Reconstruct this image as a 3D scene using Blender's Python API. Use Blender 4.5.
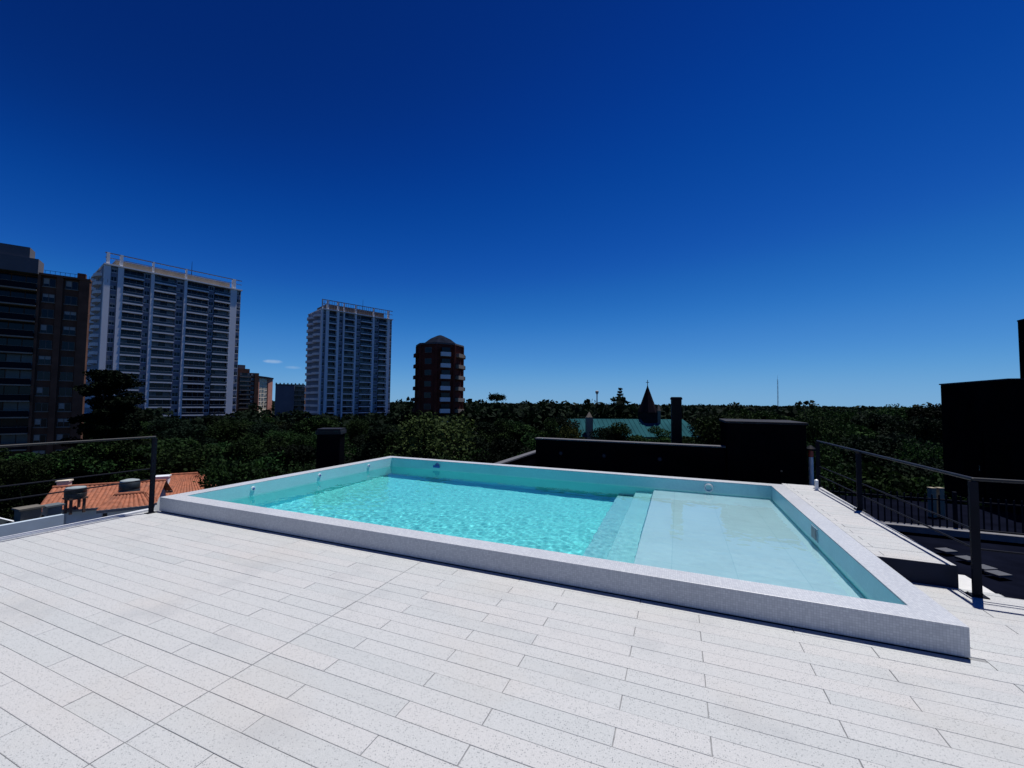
import bpy, bmesh, math, random
from mathutils import Vector, Matrix
R = math.radians
scene = bpy.context.scene
for o in list(bpy.data.objects):
    bpy.data.objects.remove(o, do_unlink=True)
COL = scene.collection
# ------------------------------------------------------------------ camera
F, PITCH, ROLL, YAW, EYE = 409.44, 0.04564, 0.01103, 0.38653, 1.6
fw = Vector((-math.sin(YAW)*math.cos(PITCH), math.cos(YAW)*math.cos(PITCH), math.sin(PITCH)))
r0 = Vector((math.cos(YAW), math.sin(YAW), 0)); u0 = r0.cross(fw)
rt = math.cos(ROLL)*r0 + math.sin(ROLL)*u0
up = -math.sin(ROLL)*r0 + math.cos(ROLL)*u0
cd = bpy.data.cameras.new('camera'); cam = bpy.data.objects.new('camera', cd); COL.objects.link(cam)
cd.sensor_width = 36; cd.lens = F*36/1024; cd.clip_start = 0.05; cd.clip_end = 9000
m = Matrix((rt, up, -fw)).transposed().to_4x4(); m.translation = Vector((0, 0, EYE)); cam.matrix_world = m
scene.camera = cam
# ------------------------------------------------------------------ world, sun, exposure
SUN_EL, SUN_DIR = R(72), Vector((0.142, 0.295, 1.0)).normalized()
SUN_AZ = math.atan2(0.142, 0.295)
w = bpy.data.worlds.new('World'); scene.world = w; w.use_nodes = True
nt = w.node_tree; nt.nodes.clear()
out = nt.nodes.new('ShaderNodeOutputWorld'); bg = nt.nodes.new('ShaderNodeBackground')
sky = nt.nodes.new('ShaderNodeTexSky'); sky.sky_type = 'NISHITA'; sky.sun_disc = False
sky.sun_elevation = SUN_EL; sky.sun_rotation = SUN_AZ
sky.altitude = 4000; sky.air_density = 1.0; sky.dust_density = 0.0; sky.ozone_density = 3.0
def vm(op, src, k):
    n_ = nt.nodes.new('ShaderNodeVectorMath'); n_.operation = op; nt.links.new(src, n_.inputs[0])
    n_.inputs[3 if op == 'SCALE' else 1].default_value = k; return n_.outputs[0]
# the deep polarised blue of the phone picture: a tone curve on the sky's own radiance
cv = nt.nodes.new('ShaderNodeRGBCurve'); cv.mapping.use_clip = False
SKY = {0: ((0, 0), (.037, .0010), (.047, .0022), (.0704, .0145), (.112, .055), (.25, .160), (.5, .21), (1, .26)),
       1: ((0, 0), (.0600, .0200), (.0666, .0255), (.0723, .0335), (.0844, .055), (.107, .092), (.124, .130), (.188, .235), (.337, .375), (.6, .43), (1, .48)),
       2: ((0, 0), (.125, .155), (.141, .20), (.150, .24), (.171, .32), (.235, .475), (.314, .60), (.386, .655), (1, .72))}
for i, pts in SKY.items():
    c_ = cv.mapping.curves[i]
    c_.points[0].location = pts[0]; c_.points[-1].location = pts[-1]
    for p_ in pts[1:-1]: c_.points.new(*p_)
cv.mapping.update()
s1_ = vm('SCALE', sky.outputs[0], .05); nt.links.new(s1_, cv.inputs['Color'])
s2_ = vm('SCALE', cv.outputs[0], 10.0)
tcw = nt.nodes.new('ShaderNodeTexCoord'); cur = s2_
def mth(op, a, b):
    n_ = nt.nodes.new('ShaderNodeMath'); n_.operation = op
    for i, v in enumerate((a, b)):
        if isinstance(v, (int, float)): n_.inputs[i].default_value = v
        else: nt.links.new(v, n_.inputs[i])
    return n_.outputs[0]
for px, py, wx, wy, k_ in ((273, 361.5, 7, 1.6, .34), (293, 367.5, 6, 1.3, .14)):
    d_ = (fw*F + rt*(px-512) + up*(384-py)).normalized(); h_ = Vector((0, 0, 1)).cross(d_).normalized(); v_ = d_.cross(h_)
    def dot(vec):
        n_ = nt.nodes.new('ShaderNodeVectorMath'); n_.operation = 'DOT_PRODUCT'; nt.links.new(tcw.outputs['Generated'], n_.inputs[0]); n_.inputs[1].default_value = vec; return n_.outputs['Value']
    e1, e2_ = mth('MULTIPLY', dot(h_), F*.85/wx), mth('MULTIPLY', dot(v_), F*.85/wy)
    rr_ = mth('ADD', mth('MULTIPLY', e1, e1), mth('MULTIPLY', e2_, e2_)); fr_ = mth('GREATER_THAN', dot(d_), .5)
    nzw = nt.nodes.new('ShaderNodeTexNoise'); nzw.inputs['Scale'].default_value = 90; nt.links.new(tcw.outputs['Generated'], nzw.inputs['Vector'])
    mk = mth('MULTIPLY', mth('MULTIPLY', mth('MAXIMUM', mth('SUBTRACT', 1.0, rr_), 0.0), fr_), mth('MULTIPLY', nzw.outputs['Fac'], k_*2))
    mxw = nt.nodes.new('ShaderNodeMix'); mxw.data_type = 'RGBA'; nt.links.new(mk, mxw.inputs[0]); nt.links.new(cur, mxw.inputs[6]); mxw.inputs[7].default_value = (6, 7, 8, 1); cur = mxw.outputs[2]
nt.links.new(cur, bg.inputs['Color']); nt.links.new(bg.outputs[0], out.inputs[0])
bg.inputs['Strength'].default_value = 0.1
sd = bpy.data.lights.new('sun', 'SUN'); sun = bpy.data.objects.new('sun', sd); COL.objects.link(sun)
sd.energy = 5.0; sd.angle = R(0.53); sd.color = (1.0, 0.97, 0.93)
sun.rotation_euler = SUN_DIR.to_track_quat('Z', 'Y').to_euler()
try: sd.cycles.is_caustics_light = True
except Exception as e: print('no caustics', e)
vs = scene.view_settings; vs.view_transform = 'Standard'; vs.look = 'None'; vs.gamma = 1; vs.use_curve_mapping = False
vs.exposure = 0.0
scene.cycles.sample_clamp_indirect = 6
scene.cycles.max_bounces = 10; scene.cycles.transmission_bounces = 8; scene.cycles.transparent_max_bounces = 12
# ------------------------------------------------------------------ helpers
def at(px, py, D):
    d = fw*F + rt*(px-512) + up*(384-py)
    h = Vector((fw.x, fw.y, 0)).normalized()
    return Vector((0, 0, EYE)) + d*(D/d.dot(h))
def atz(px, py, z):
    d = fw*F + rt*(px-512) + up*(384-py)
    return Vector((0, 0, EYE)) + d*((z-EYE)/d.z)
GZ = -13.0
_M = {}
def mat(name, col, rough=0.7, var=0.15, scale=3.0, metal=0.0, bump=0.0, spec=0.5, col2=None, bscale=None):
    if name in _M: return _M[name]
    m = bpy.data.materials.new(name); m.use_nodes = True; n = m.node_tree.nodes; l = m.node_tree.links
    b = n['Principled BSDF']; b.inputs['Roughness'].default_value = rough; b.inputs['Metallic'].default_value = metal
    b.inputs['Specular IOR Level'].default_value = spec
    tc = n.new('ShaderNodeTexCoord'); nz = n.new('ShaderNodeTexNoise'); nz.inputs['Scale'].default_value = scale; nz.inputs['Detail'].default_value = 6
    l.new(tc.outputs['Object'], nz.inputs['Vector'])
    rp = n.new('ShaderNodeValToRGB'); rp.color_ramp.elements[0].position = .3; rp.color_ramp.elements[1].position = .7
    c2 = col2 or tuple(min(1, c*(1+var)) for c in col); c1 = tuple(c*(1-var) for c in col) if not col2 else col
    rp.color_ramp.elements[0].color = (*c1, 1); rp.color_ramp.elements[1].color = (*c2, 1)
    l.new(nz.outputs['Fac'], rp.inputs[0]); l.new(rp.outputs[0], b.inputs['Base Color'])
    if bump:
        nb = n.new('ShaderNodeTexNoise'); nb.inputs['Scale'].default_value = bscale or scale*8; nb.inputs['Detail'].default_value = 4
        l.new(tc.outputs['Object'], nb.inputs['Vector'])
        bm_ = n.new('ShaderNodeBump'); bm_.inputs['Strength'].default_value = bump; bm_.inputs['Distance'].default_value = 0.02
        l.new(nb.outputs['Fac'], bm_.inputs['Height']); l.new(bm_.outputs[0], b.inputs['Normal'])
    _M[name] = m; return m
def N(m): return m.node_tree.nodes, m.node_tree.links
class MB:
    def __init__(s): s.v = []; s.f = []; s.mi = []; s.cur = 0
    def face(s, pts):
        k = len(s.v); s.v += [tuple(p) for p in pts]; s.f.append(tuple(range(k, k+len(pts)))); s.mi.append(s.cur)
    def box(s, x0, x1, y0, y1, z0, z1):
        k = len(s.v); s.v += [(x, y, z) for z in (z0, z1) for y in (y0, y1) for x in (x0, x1)]
        for q in ((0, 2, 3, 1), (4, 5, 7, 6), (0, 1, 5, 4), (2, 6, 7, 3), (0, 4, 6, 2), (1, 3, 7, 5)):
            s.f.append(tuple(k+i for i in q)); s.mi.append(s.cur)
        return s
    def prism(s, poly, z0, z1):
        n = len(poly); k = len(s.v)
        s.v += [(x, y, z0) for x, y in poly] + [(x, y, z1) for x, y in poly]
        s.f.append(tuple(k+i for i in reversed(range(n)))); s.f.append(tuple(k+n+i for i in range(n))); s.mi += [s.cur]*2
        for i in range(n):
            j = (i+1) % n; s.f.append((k+i, k+j, k+n+j, k+n+i)); s.mi.append(s.cur)
        return s
    def tube(s, p0, p1, r0, r1=None, n=10, cap=True):
        p0, p1 = Vector(p0), Vector(p1); r1 = r0 if r1 is None else r1
        d = (p1-p0); q = d.to_track_quat('Z', 'Y'); k = len(s.v)
        for p, r in ((p0, r0), (p1, r1)):
            for i in range(n):
                a = 2*math.pi*i/n; s.v.append(tuple(p + q @ Vector((r*math.cos(a), r*math.sin(a), 0))))
        for i in range(n):
            j = (i+1) % n; s.f.append((k+i, k+j, k+n+j, k+n+i)); s.mi.append(s.cur)
        if cap:
            s.f.append(tuple(k+i for i in reversed(range(n)))); s.f.append(tuple(k+n+i for i in range(n))); s.mi += [s.cur]*2
        return s
    def lathe(s, prof, n=20, c=(0, 0), rot=0):
        k = len(s.v)
        for r, z in prof:
            for i in range(n):
                a = rot+2*math.pi*i/n; s.v.append((c[0]+r*math.cos(a), c[1]+r*math.sin(a), z))
        for a in range(len(prof)-1):
            for i in range(n):
                j = (i+1) % n; s.f.append((k+a*n+i, k+a*n+j, k+(a+1)*n+j, k+(a+1)*n+i)); s.mi.append(s.cur)
        s.f.append(tuple(k+i for i in reversed(range(n)))); e = k+(len(prof)-1)*n; s.f.append(tuple(e+i for i in range(n))); s.mi += [s.cur]*2
        return s
    def mesh(s, name, mats):
        me = bpy.data.meshes.new(name); me.from_pydata(s.v, [], s.f)
        for m_ in (mats if isinstance(mats, (list, tuple)) else [mats]): me.materials.append(m_)
        me.polygons.foreach_set('material_index', s.mi); me.update(); return me
    def build(s, name, mats, parent=None, loc=(0, 0, 0), rz=0, smooth=False, bevel=0, seg=2):
        o = bpy.data.objects.new(name, s.mesh(name, mats)); COL.objects.link(o)
        o.location = loc; o.rotation_euler.z = rz
        if parent: o.parent = parent
        if smooth: sm(o)
        if bevel: bev(o, bevel, seg)
        return o
def sm(o, ang=40):
    bm = bmesh.new(); bm.from_mesh(o.data)
    bmesh.ops.remove_doubles(bm, verts=bm.verts, dist=1e-5)
    for f in bm.faces: f.smooth = True
    for e in bm.edges:
        if len(e.link_faces) == 2 and e.calc_face_angle(0) > R(ang): e.smooth = False
    bm.to_mesh(o.data); bm.free()
def bev(o, wd, seg=2):
    md = o.modifiers.new('bevel', 'BEVEL'); md.width = wd; md.segments = seg; md.limit_method = 'ANGLE'; md.angle_limit = R(40)
def tag(o, label=None, cat=None, group=None, kind=None):
    if label: o['label'] = label
    if cat: o['category'] = cat
    if group: o['group'] = group
    if kind: o['kind'] = kind
    return o
def thing(name, label, cat, loc=(0, 0, 0), rz=0, group=None):
    o = bpy.data.objects.new(name, None); COL.objects.link(o); o.location = loc; o.rotation_euler.z = rz
    o.empty_display_size = .3
    return tag(o, label, cat, group)
def inst(name, src, parent, loc, rz=0, sc=None):
    o = src.copy(); o.name = name; COL.objects.link(o); o.parent = parent; o.location = loc; o.rotation_euler.z = rz
    if sc: o.scale = sc
    return o
def struct(o, label=None): o['kind'] = 'structure'; return o
rnd = random.Random(7)
# ------------------------------------------------------------------ materials
def paver_mat():
    m = bpy.data.materials.new('terrazzo_paver'); m.use_nodes = True; n, l = N(m); b = n['Principled BSDF']
    b.inputs['Roughness'].default_value = 0.75; b.inputs['Specular IOR Level'].default_value = .3
    tc = n.new('ShaderNodeTexCoord'); geo = n.new('ShaderNodeNewGeometry')
    r1 = n.new('ShaderNodeValToRGB'); e = r1.color_ramp.elements
    e[0].position = 0; e[0].color = (.452, .468, .468, 1); e[1].position = 1; e[1].color = (.505, .503, .498, 1)
    for p_, c_ in ((.2, (.472, .487, .486, 1)), (.6, (.490, .498, .496, 1))):
        x = e.new(p_); x.color = c_
    l.new(geo.outputs['Random Per Island'], r1.inputs[0])
    # speckle
    def vor(sc, lo, hi):
        v = n.new('ShaderNodeTexVoronoi'); v.inputs['Scale'].default_value = sc; l.new(tc.outputs['Object'], v.inputs['Vector'])
        mr = n.new('ShaderNodeMapRange'); mr.inputs[1].default_value = lo; mr.inputs[2].default_value = hi; l.new(v.outputs['Distance'], mr.inputs[0])
        wn = n.new('ShaderNodeMath'); wn.operation = 'GREATER_THAN'; wn.inputs[1].default_value = .52
        sx = n.new('ShaderNodeSeparateColor'); l.new(v.outputs['Color'], sx.inputs[0]); l.new(sx.outputs[0], wn.inputs[0])
        inv = n.new('ShaderNodeMath'); inv.operation = 'SUBTRACT'; inv.inputs[0].default_value = 1; l.new(mr.outputs[0], inv.inputs[1])
        mu = n.new('ShaderNodeMath'); mu.operation = 'MULTIPLY'; l.new(inv.outputs[0], mu.inputs[0]); l.new(wn.outputs[0], mu.inputs[1])
        return mu
    cur = r1.outputs[0]
    for sc, lo, hi, col, fac in ((95, .18, .34, (.13, .145, .155, 1), .85), (230, .2, .4, (.21, .23, .245, 1), .75), (48, .10, .2, (.60, .60, .60, 1), .4)):
        v = vor(sc, lo, hi); mx = n.new('ShaderNodeMix'); mx.data_type = 'RGBA'
        k = n.new('ShaderNodeMath'); k.operation = 'MULTIPLY'; k.inputs[1].default_value = fac; l.new(v.outputs[0], k.inputs[0])
        l.new(k.outputs[0], mx.inputs[0]); l.new(cur, mx.inputs[6]); mx.inputs[7].default_value = col; cur = mx.outputs[2]
    # fine grain and wide stains
    for sc, lo, hi, col, fac, det in ((330, .38, .72, (.22, .24, .255, 1), .42, 3), (40, .5, .8, (.50, .51, .52, 1), .3, 5), (1.1, .52, .78, (.44, .36, .28, 1), .20, 9), (2.3, .55, .8, (.27, .285, .30, 1), .42, 8), (.5, .45, .7, (.45, .42, .39, 1), .14, 6)):
        z = n.new('ShaderNodeTexNoise'); z.inputs['Scale'].default_value = sc; z.inputs['Detail'].default_value = det; l.new(tc.outputs['Object'], z.inputs['Vector'])
        mr = n.new('ShaderNodeMapRange'); mr.inputs[1].default_value = lo; mr.inputs[2].default_value = hi; mr.inputs[4].default_value = fac; l.new(z.outputs['Fac'], mr.inputs[0])
        mx = n.new('ShaderNodeMix'); mx.data_type = 'RGBA'; l.new(mr.outputs[0], mx.inputs[0]); l.new(cur, mx.inputs[6]); mx.inputs[7].default_value = col; cur = mx.outputs[2]
    l.new(cur, b.inputs['Base Color'])
    z = n.new('ShaderNodeTexNoise'); z.inputs['Scale'].default_value = 260; z.inputs['Detail'].default_value = 3; l.new(tc.outputs['Object'], z.inputs['Vector'])
    bp = n.new('ShaderNodeBump'); bp.inputs['Strength'].default_value = .35; bp.inputs['Distance'].default_value = .003
    l.new(z.outputs['Fac'], bp.inputs['Height']); l.new(bp.outputs[0], b.inputs['Normal'])
    return m
def tile_mat(name, c1, c2, grout, size, rough=.35, gw=.06, seed=0):
    """small square mosaic tiles; works on every axis-aligned face"""
    m = bpy.data.materials.new(name); m.use_nodes = True; n, l = N(m); b = n['Principled BSDF']; b.inputs['Roughness'].default_value = rough
    tc = n.new('ShaderNodeTexCoord'); mp = n.new('ShaderNodeMapping'); mp.inputs['Scale'].default_value = (1/size,)*3
    mp.inputs['Location'].default_value = (.137, .211, .253)
    l.new(tc.outputs['Object'], mp.inputs[0])
    fl = n.new('ShaderNodeVectorMath'); fl.operation = 'FLOOR'; l.new(mp.outputs[0], fl.inputs[0])
    wn = n.new('ShaderNodeTexWhiteNoise'); l.new(fl.outputs[0], wn.inputs['Vector'])
    mx = n.new('ShaderNodeMix'); mx.data_type = 'RGBA'; l.new(wn.outputs['Value'], mx.inputs[0]); mx.inputs[6].default_value = (*c1, 1); mx.inputs[7].default_value = (*c2, 1)
    fr = n.new('ShaderNodeVectorMath'); fr.operation = 'FRACTION'; l.new(mp.outputs[0], fr.inputs[0])
    sx = n.new('ShaderNodeSeparateXYZ'); l.new(fr.outputs[0], sx.inputs[0])
    geo = n.new('ShaderNodeNewGeometry'); sn = n.new('ShaderNodeSeparateXYZ'); l.new(geo.outputs['Normal'], sn.inputs[0])
    tot = None
    for i in range(3):
        lt = n.new('ShaderNodeMath'); lt.operation = 'LESS_THAN'; lt.inputs[1].default_value = gw; l.new(sx.outputs[i], lt.inputs[0])
        ab = n.new('ShaderNodeMath'); ab.operation = 'ABSOLUTE'; l.new(sn.outputs[i], ab.inputs[0])
        l2 = n.new('ShaderNodeMath'); l2.operation = 'LESS_THAN'; l2.inputs[1].default_value = .7; l.new(ab.outputs[0], l2.inputs[0])
        mu = n.new('ShaderNodeMath'); mu.operation = 'MULTIPLY'; l.new(lt.outputs[0], mu.inputs[0]); l.new(l2.outputs[0], mu.inputs[1])
        if tot is None: tot = mu
        else:
            q = n.new('ShaderNodeMath'); q.operation = 'MAXIMUM'; l.new(tot.outputs[0], q.inputs[0]); l.new(mu.outputs[0], q.inputs[1]); tot = q
    m2 = n.new('ShaderNodeMix'); m2.data_type = 'RGBA'; l.new(tot.outputs[0], m2.inputs[0]); l.new(mx.outputs[2], m2.inputs[6]); m2.inputs[7].default_value = (*grout, 1)
    nz = n.new('ShaderNodeTexNoise'); nz.inputs['Scale'].default_value = 1.7; nz.inputs['Detail'].default_value = 6; l.new(tc.outputs['Object'], nz.inputs['Vector'])
    mr = n.new('ShaderNodeMapRange'); mr.inputs[1].default_value = .4; mr.inputs[2].default_value = .75; mr.inputs[3].default_value = 1.0; mr.inputs[4].default_value = .9; l.new(nz.outputs['Fac'], mr.inputs[0])
    m3 = n.new('ShaderNodeMix'); m3.data_type = 'RGBA'; m3.blend_type = 'MULTIPLY'; m3.inputs[0].default_value = 1; l.new(m2.outputs[2], m3.inputs[6])
    cc = n.new('ShaderNodeCombineColor'); [l.new(mr.outputs[0], cc.inputs[i]) for i in range(3)]; l.new(cc.outputs[0], m3.inputs[7])
    l.new(m3.outputs[2], b.inputs['Base Color'])
    return m
PAVER = paver_mat()
GROUT = mat('joint_mortar', (.21, .215, .22), .9, .2, 20)
CURB = tile_mat('white_mosaic', (.44, .46, .49), (.55, .57, .59), (.34, .36, .38), .017, .4, .10)
BASIN = tile_mat('turquoise_mosaic', (.115, .67, .675), (.145, .70, .705), (.16, .64, .65), .025, .4, .08)
BAND = tile_mat('pale_aqua_mosaic', (.41, .74, .76), (.46, .78, .80), (.41, .69, .72), .025, .4, .08)
STEPL = tile_mat('pale_step_mosaic', (.25, .62, .65), (.28, .65, .67), (.24, .57, .60), .025, .4, .08)
STEPT = tile_mat('light_aqua_mosaic', (.19, .55, .60), (.22, .58, .62), (.19, .51, .56), .025, .4, .08)
SHELF = tile_mat('pale_pool_slab', (.365, .575, .62), (.385, .595, .64), (.30, .51, .56), .6, .5, .012)
DARKM = mat('dark_painted_metal', (.0035, .005, .011), .65, .25, 6, spec=.1)
RAILM = mat('worn_rail_metal', (.010, .012, .017), .5, .3, 9, spec=.22)  # sun and sky light on the top rail put into its colour
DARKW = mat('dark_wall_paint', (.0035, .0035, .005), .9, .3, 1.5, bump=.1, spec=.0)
WHITEM = mat('white_plastic', (.75, .76, .77), .35, .05)
CHROME = mat('steel', (.55, .57, .6), .25, .1, metal=1)
# ------------------------------------------------------------------ setting: ground, roof deck
g = MB(); g.face([(-6000, -6000, GZ), (6000, -6000, GZ), (6000, 6000, GZ), (-6000, 6000, GZ)])
struct(g.build('ground', mat('grassy_soil', (.030, .036, .018), .95, .4, .15, bump=.3)))
X0, X1, Y0, Y1, WD, RZ = -6.868, 1.711, 3.589, 8.639, .218, .2
IX0, IX1, IY0, IY1 = X0+WD, X1-WD, Y0+WD, Y1-WD
def pavers(mb, rows, joints_of, clip, z):
    for k in rows:
        ya, yb = 1.285+.1233*k, 1.285+.1233*(k+1)
        js = joints_of(k); gy = rnd.choice((.0005, .0008, .0011, .0017))
        for a, b_ in zip(js[:-1], js[1:]):
            c = clip(a, b_, ya, yb)
            if not c: continue
            xa, xb, y_a, y_b = c
            gp = rnd.uniform(.0018, .0030); ch = .0018; dz = rnd.uniform(-.0009, .0009)
            xa += gp+(.0016 if abs(xa+2.40) < .01 else 0); xb -= gp+(.0016 if abs(xb+2.40) < .01 else 0); y_a += gy; y_b -= gy
            if xb-xa < .01 or y_b-y_a < .01: continue
            zt = z+dz; t0 = [(xa, y_a), (xb, y_a), (xb, y_b), (xa, y_b)]
            t1 = [(xa+ch, y_a+ch), (xb-ch, y_a+ch), (xb-ch, y_b-ch), (xa+ch, y_b-ch)]
            q = len(mb.v)
            mb.v += [(x, y, zt-.0042) for x, y in t0]+[(x, y, zt-.0015) for x, y in t0]+[(x, y, zt) for x, y in t1]
            for lv in (0, 4):
                for i in range(4):
                    j = (i+1) % 4; mb.f.append((q+lv+i, q+lv+j, q+lv+4+j, q+lv+4+i)); mb.mi.append(mb.cur)
            mb.f.append((q+8, q+9, q+10, q+11)); mb.mi.append(mb.cur)
DX0, DX1, DY0, DY1 = -7.0, 9.0, -3.2, 4.93
def joints_deck(k):
    L = []
    a = -2.97 if k % 2 else -3.49
    x = a
    while x > DX0: L.append(x); x -= 1.05
    L.append(DX0); L = L[::-1]
    L.append(-2.40)
    x = -1.965+.004 if k % 2 else -1.345
    while x < DX1: L.append(x); x += 1.046
    L.append(DX1); return L
def clip_deck(a, b, ya, yb):
    ya, yb = max(ya, DY0), min(yb, DY1)
    if yb-ya < .015: return None
    if ya < Y0-.002 < yb and a < X1: yb = Y0-.002 if b <= X1+.6 else yb
    if ya >= Y0-.01:
        if b <= X1+.004: return None
        a = max(a, X1+.004)
    if yb > 4.885 and b > 2.55: b = 2.55
    if b-a < .02: return None
    return a, b, ya, yb
mb = MB()
pavers(mb, range(-37, 30), joints_deck, clip_deck, 0)
def clip_strip(a, b, ya, yb):
    a, b = max(a, X1+.004), min(b, 2.285); ya, yb = max(ya, 4.935), min(yb, 8.78)
    if b-a < .02 or yb-ya < .015: return None
    return a, b, ya, yb
pavers(mb, range(29, 62), joints_deck, clip_strip, RZ-.004)
mb.cur = 1
mb.box(DX0, DX1, DY0, Y0-.03, -.3, -.0040); mb.box(X1+.003, 2.56, Y0-.029, 4.93, -.3, -.0041); mb.box(2.561, DX1, Y0-.029, 4.88, -.3, -.0042)
struct(mb.build('roof_deck', [PAVER, GROUT]))
# raised walkway body right of the pool with its dark end riser, deck-level ledge outside it
rb = MB(); rb.box(X1+.003, 2.285, 4.94, 8.78, -.3, RZ-.0085); rb.cur = 1
rb.box(X1+.003, 2.287, 4.928, 4.938, -.006, RZ-.006)
rb.cur = 2; rb.box(2.289, 2.53, 4.932, 5.35, -.3, -.004)
struct(rb.build('raised_walkway', [GROUT, mat('dark_riser_stone', (.006, .010, .026), .7, .2, 9, spec=.2), mat('ledge_stone', (.55, .55, .54), .8, .08, 14)]))
# pale metal edge trim on the left side of the deck
et = MB(); et.box(-7.07, -7.001, DY0, 3.585, -.3, .028)
struct(et.build('deck_edge', mat('edge_stone', (.55, .57, .60), .6, .08, 9), bevel=.006))
# the block below the roof
bb = MB(); bb.box(-7.05, DX1, DY0-.02, 3.56, GZ, -.31); bb.box(1.75, DX1, 3.561, 4.90, GZ, -.311); bb.box(-6.95, 1.749, 3.561, 8.70, GZ, -1.5)
bb.box(-6.95, X0+.02, 3.6, 8.7, -1.499, -.3); bb.box(1.75, 2.5, 4.901, 8.75, GZ, -.31)
tag(bb.build('apartment_block', mat('render_grey', (.38, .39, .40), .85, .1, .6)), 'grey rendered apartment block carrying the paved roof deck and pool', 'building')
# ------------------------------------------------------------------ swimming pool
pool = thing('swimming_pool', 'rectangular white-curbed rooftop pool with turquoise water and a shallow sun shelf', 'pool', (0, 0, 0))
def ring(mb, x0, x1, y0, y1, wd, z0, z1):
    o = [(x0, y0), (x1, y0), (x1, y1), (x0, y1)]; i = [(x0+wd, y0+wd), (x1-wd, y0+wd), (x1-wd, y1-wd), (x0+wd, y1-wd)]
    k = len(mb.v)
    for z in (z0, z1): mb.v += [(*p, z) for p in o]+[(*p, z) for p in i]
    for a in range(4):
        b = (a+1) % 4
        for q in ((a, b, 8+b, 8+a), (4+b, 4+a, 12+a, 12+b), (8+a, 8+b, 12+b, 12+a), (b, a, 4+a, 4+b)):
            mb.f.append(tuple(k+i_ for i_ in q)); mb.mi.append(mb.cur)
c = MB(); ring(c, X0, X1, Y0, Y1, WD, .007, RZ)
curb = c.build('curb', CURB, pool, bevel=.004)
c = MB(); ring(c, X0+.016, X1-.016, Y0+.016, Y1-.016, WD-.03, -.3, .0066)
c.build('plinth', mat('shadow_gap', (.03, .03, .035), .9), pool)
DEEP = -1.15; SZ = -.17
c = MB()   # basin: walls and floor facing inwards
def wallq(a, b, z0, z1): c.face([(*a, z0), (*b, z0), (*b, z1), (*a, z1)])
e_ = .004
A, B, C_, D_ = (IX0, IY0), (IX1, IY0), (IX1, IY1), (IX0, IY1)
e2 = RZ-.012
ins = .002
A, B, C_, D_ = (IX0+ins, IY0+ins), (IX1-ins, IY0+ins), (IX1-ins, IY1-ins), (IX0+ins, IY1-ins)
for a, b in ((B, A), (C_, B), (D_, C_), (A, D_)):
    c.cur = 0; wallq(a, b, DEEP, -.12); c.cur = 1; wallq(a, b, -.12, e2)
c.cur = 0
c.face([(*A, DEEP), (*B, DEEP), (*C_, DEEP), (*D_, DEEP)])
basin = c.build('basin', [BASIN, BAND], pool)
q_ = .004
s1 = MB(); s1.box(-.45, IX1-q_, IY0+q_, IY1-q_, DEEP+.002, SZ); shelf = s1.build('sun_shelf', SHELF, pool, bevel=.008)
steps = []
for xa, xb, z in ((-.78, -.452, -.45), (-1.11, -.782, -.76)):
    s = MB(); s.box(xa, xb, IY0+q_, IY1-q_, DEEP+.002, z); steps.append(s.build('step', STEPL if z > -.6 else STEPT, pool, bevel=.008))
for y in (4.82, 6.2, 7.6):
    a = MB(); a.tube((IX0-.004, y, .105), (IX0+.014, y, .105), .042, .036, 20)
    a.cur = 1; a.tube((IX0+.0142, y, .105), (IX0+.030, y, .105), .020, .016, 14)
    a.build('return_inlet', [WHITEM, mat('inlet_blue', (.05, .12, .35), .4)], pool, smooth=True)
a = MB(); a.tube((-5.32, IY1+.002, .095), (-5.32, IY1-.02, .095), .06, .05, 20); a.cur = 1
a.box(-5.42, -5.24, IY1-.03, IY1-.0205, .04, .09)
a.build('skimmer_flap', [mat('inlet_blue', (.05, .12, .35), .4), mat('flap_blue', (.04, .10, .40), .4)], pool)
# white ring inlet on the far wall by the shelf
a = MB(); n_ = 24
for i in range(n_):
    t0, t1 = 2*math.pi*i/n_, 2*math.pi*(i+1)/n_
    a.tube((.50+.065*math.cos(t0), IY1-.02, .075+.065*math.sin(t0)), (.50+.065*math.cos(t1), IY1-.02, .075+.065*math.sin(t1)), .014, n=8, cap=False)
a.build('ring_inlet', WHITEM, pool, smooth=True)
a = MB(); a.box(IX1-.012, IX1+.002, 5.82, 6.06, .012, .165); fr = a.build('skimmer', mat('skimmer_face', (.30, .42, .47), .4), pool, bevel=.004)
a = MB(); a.box(IX1-.0165, IX1-.0122, 5.85, 6.03, .03, .145); a.build('skimmer_mouth', mat('skimmer_dark', (.02, .05, .08), .3), fr)
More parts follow.
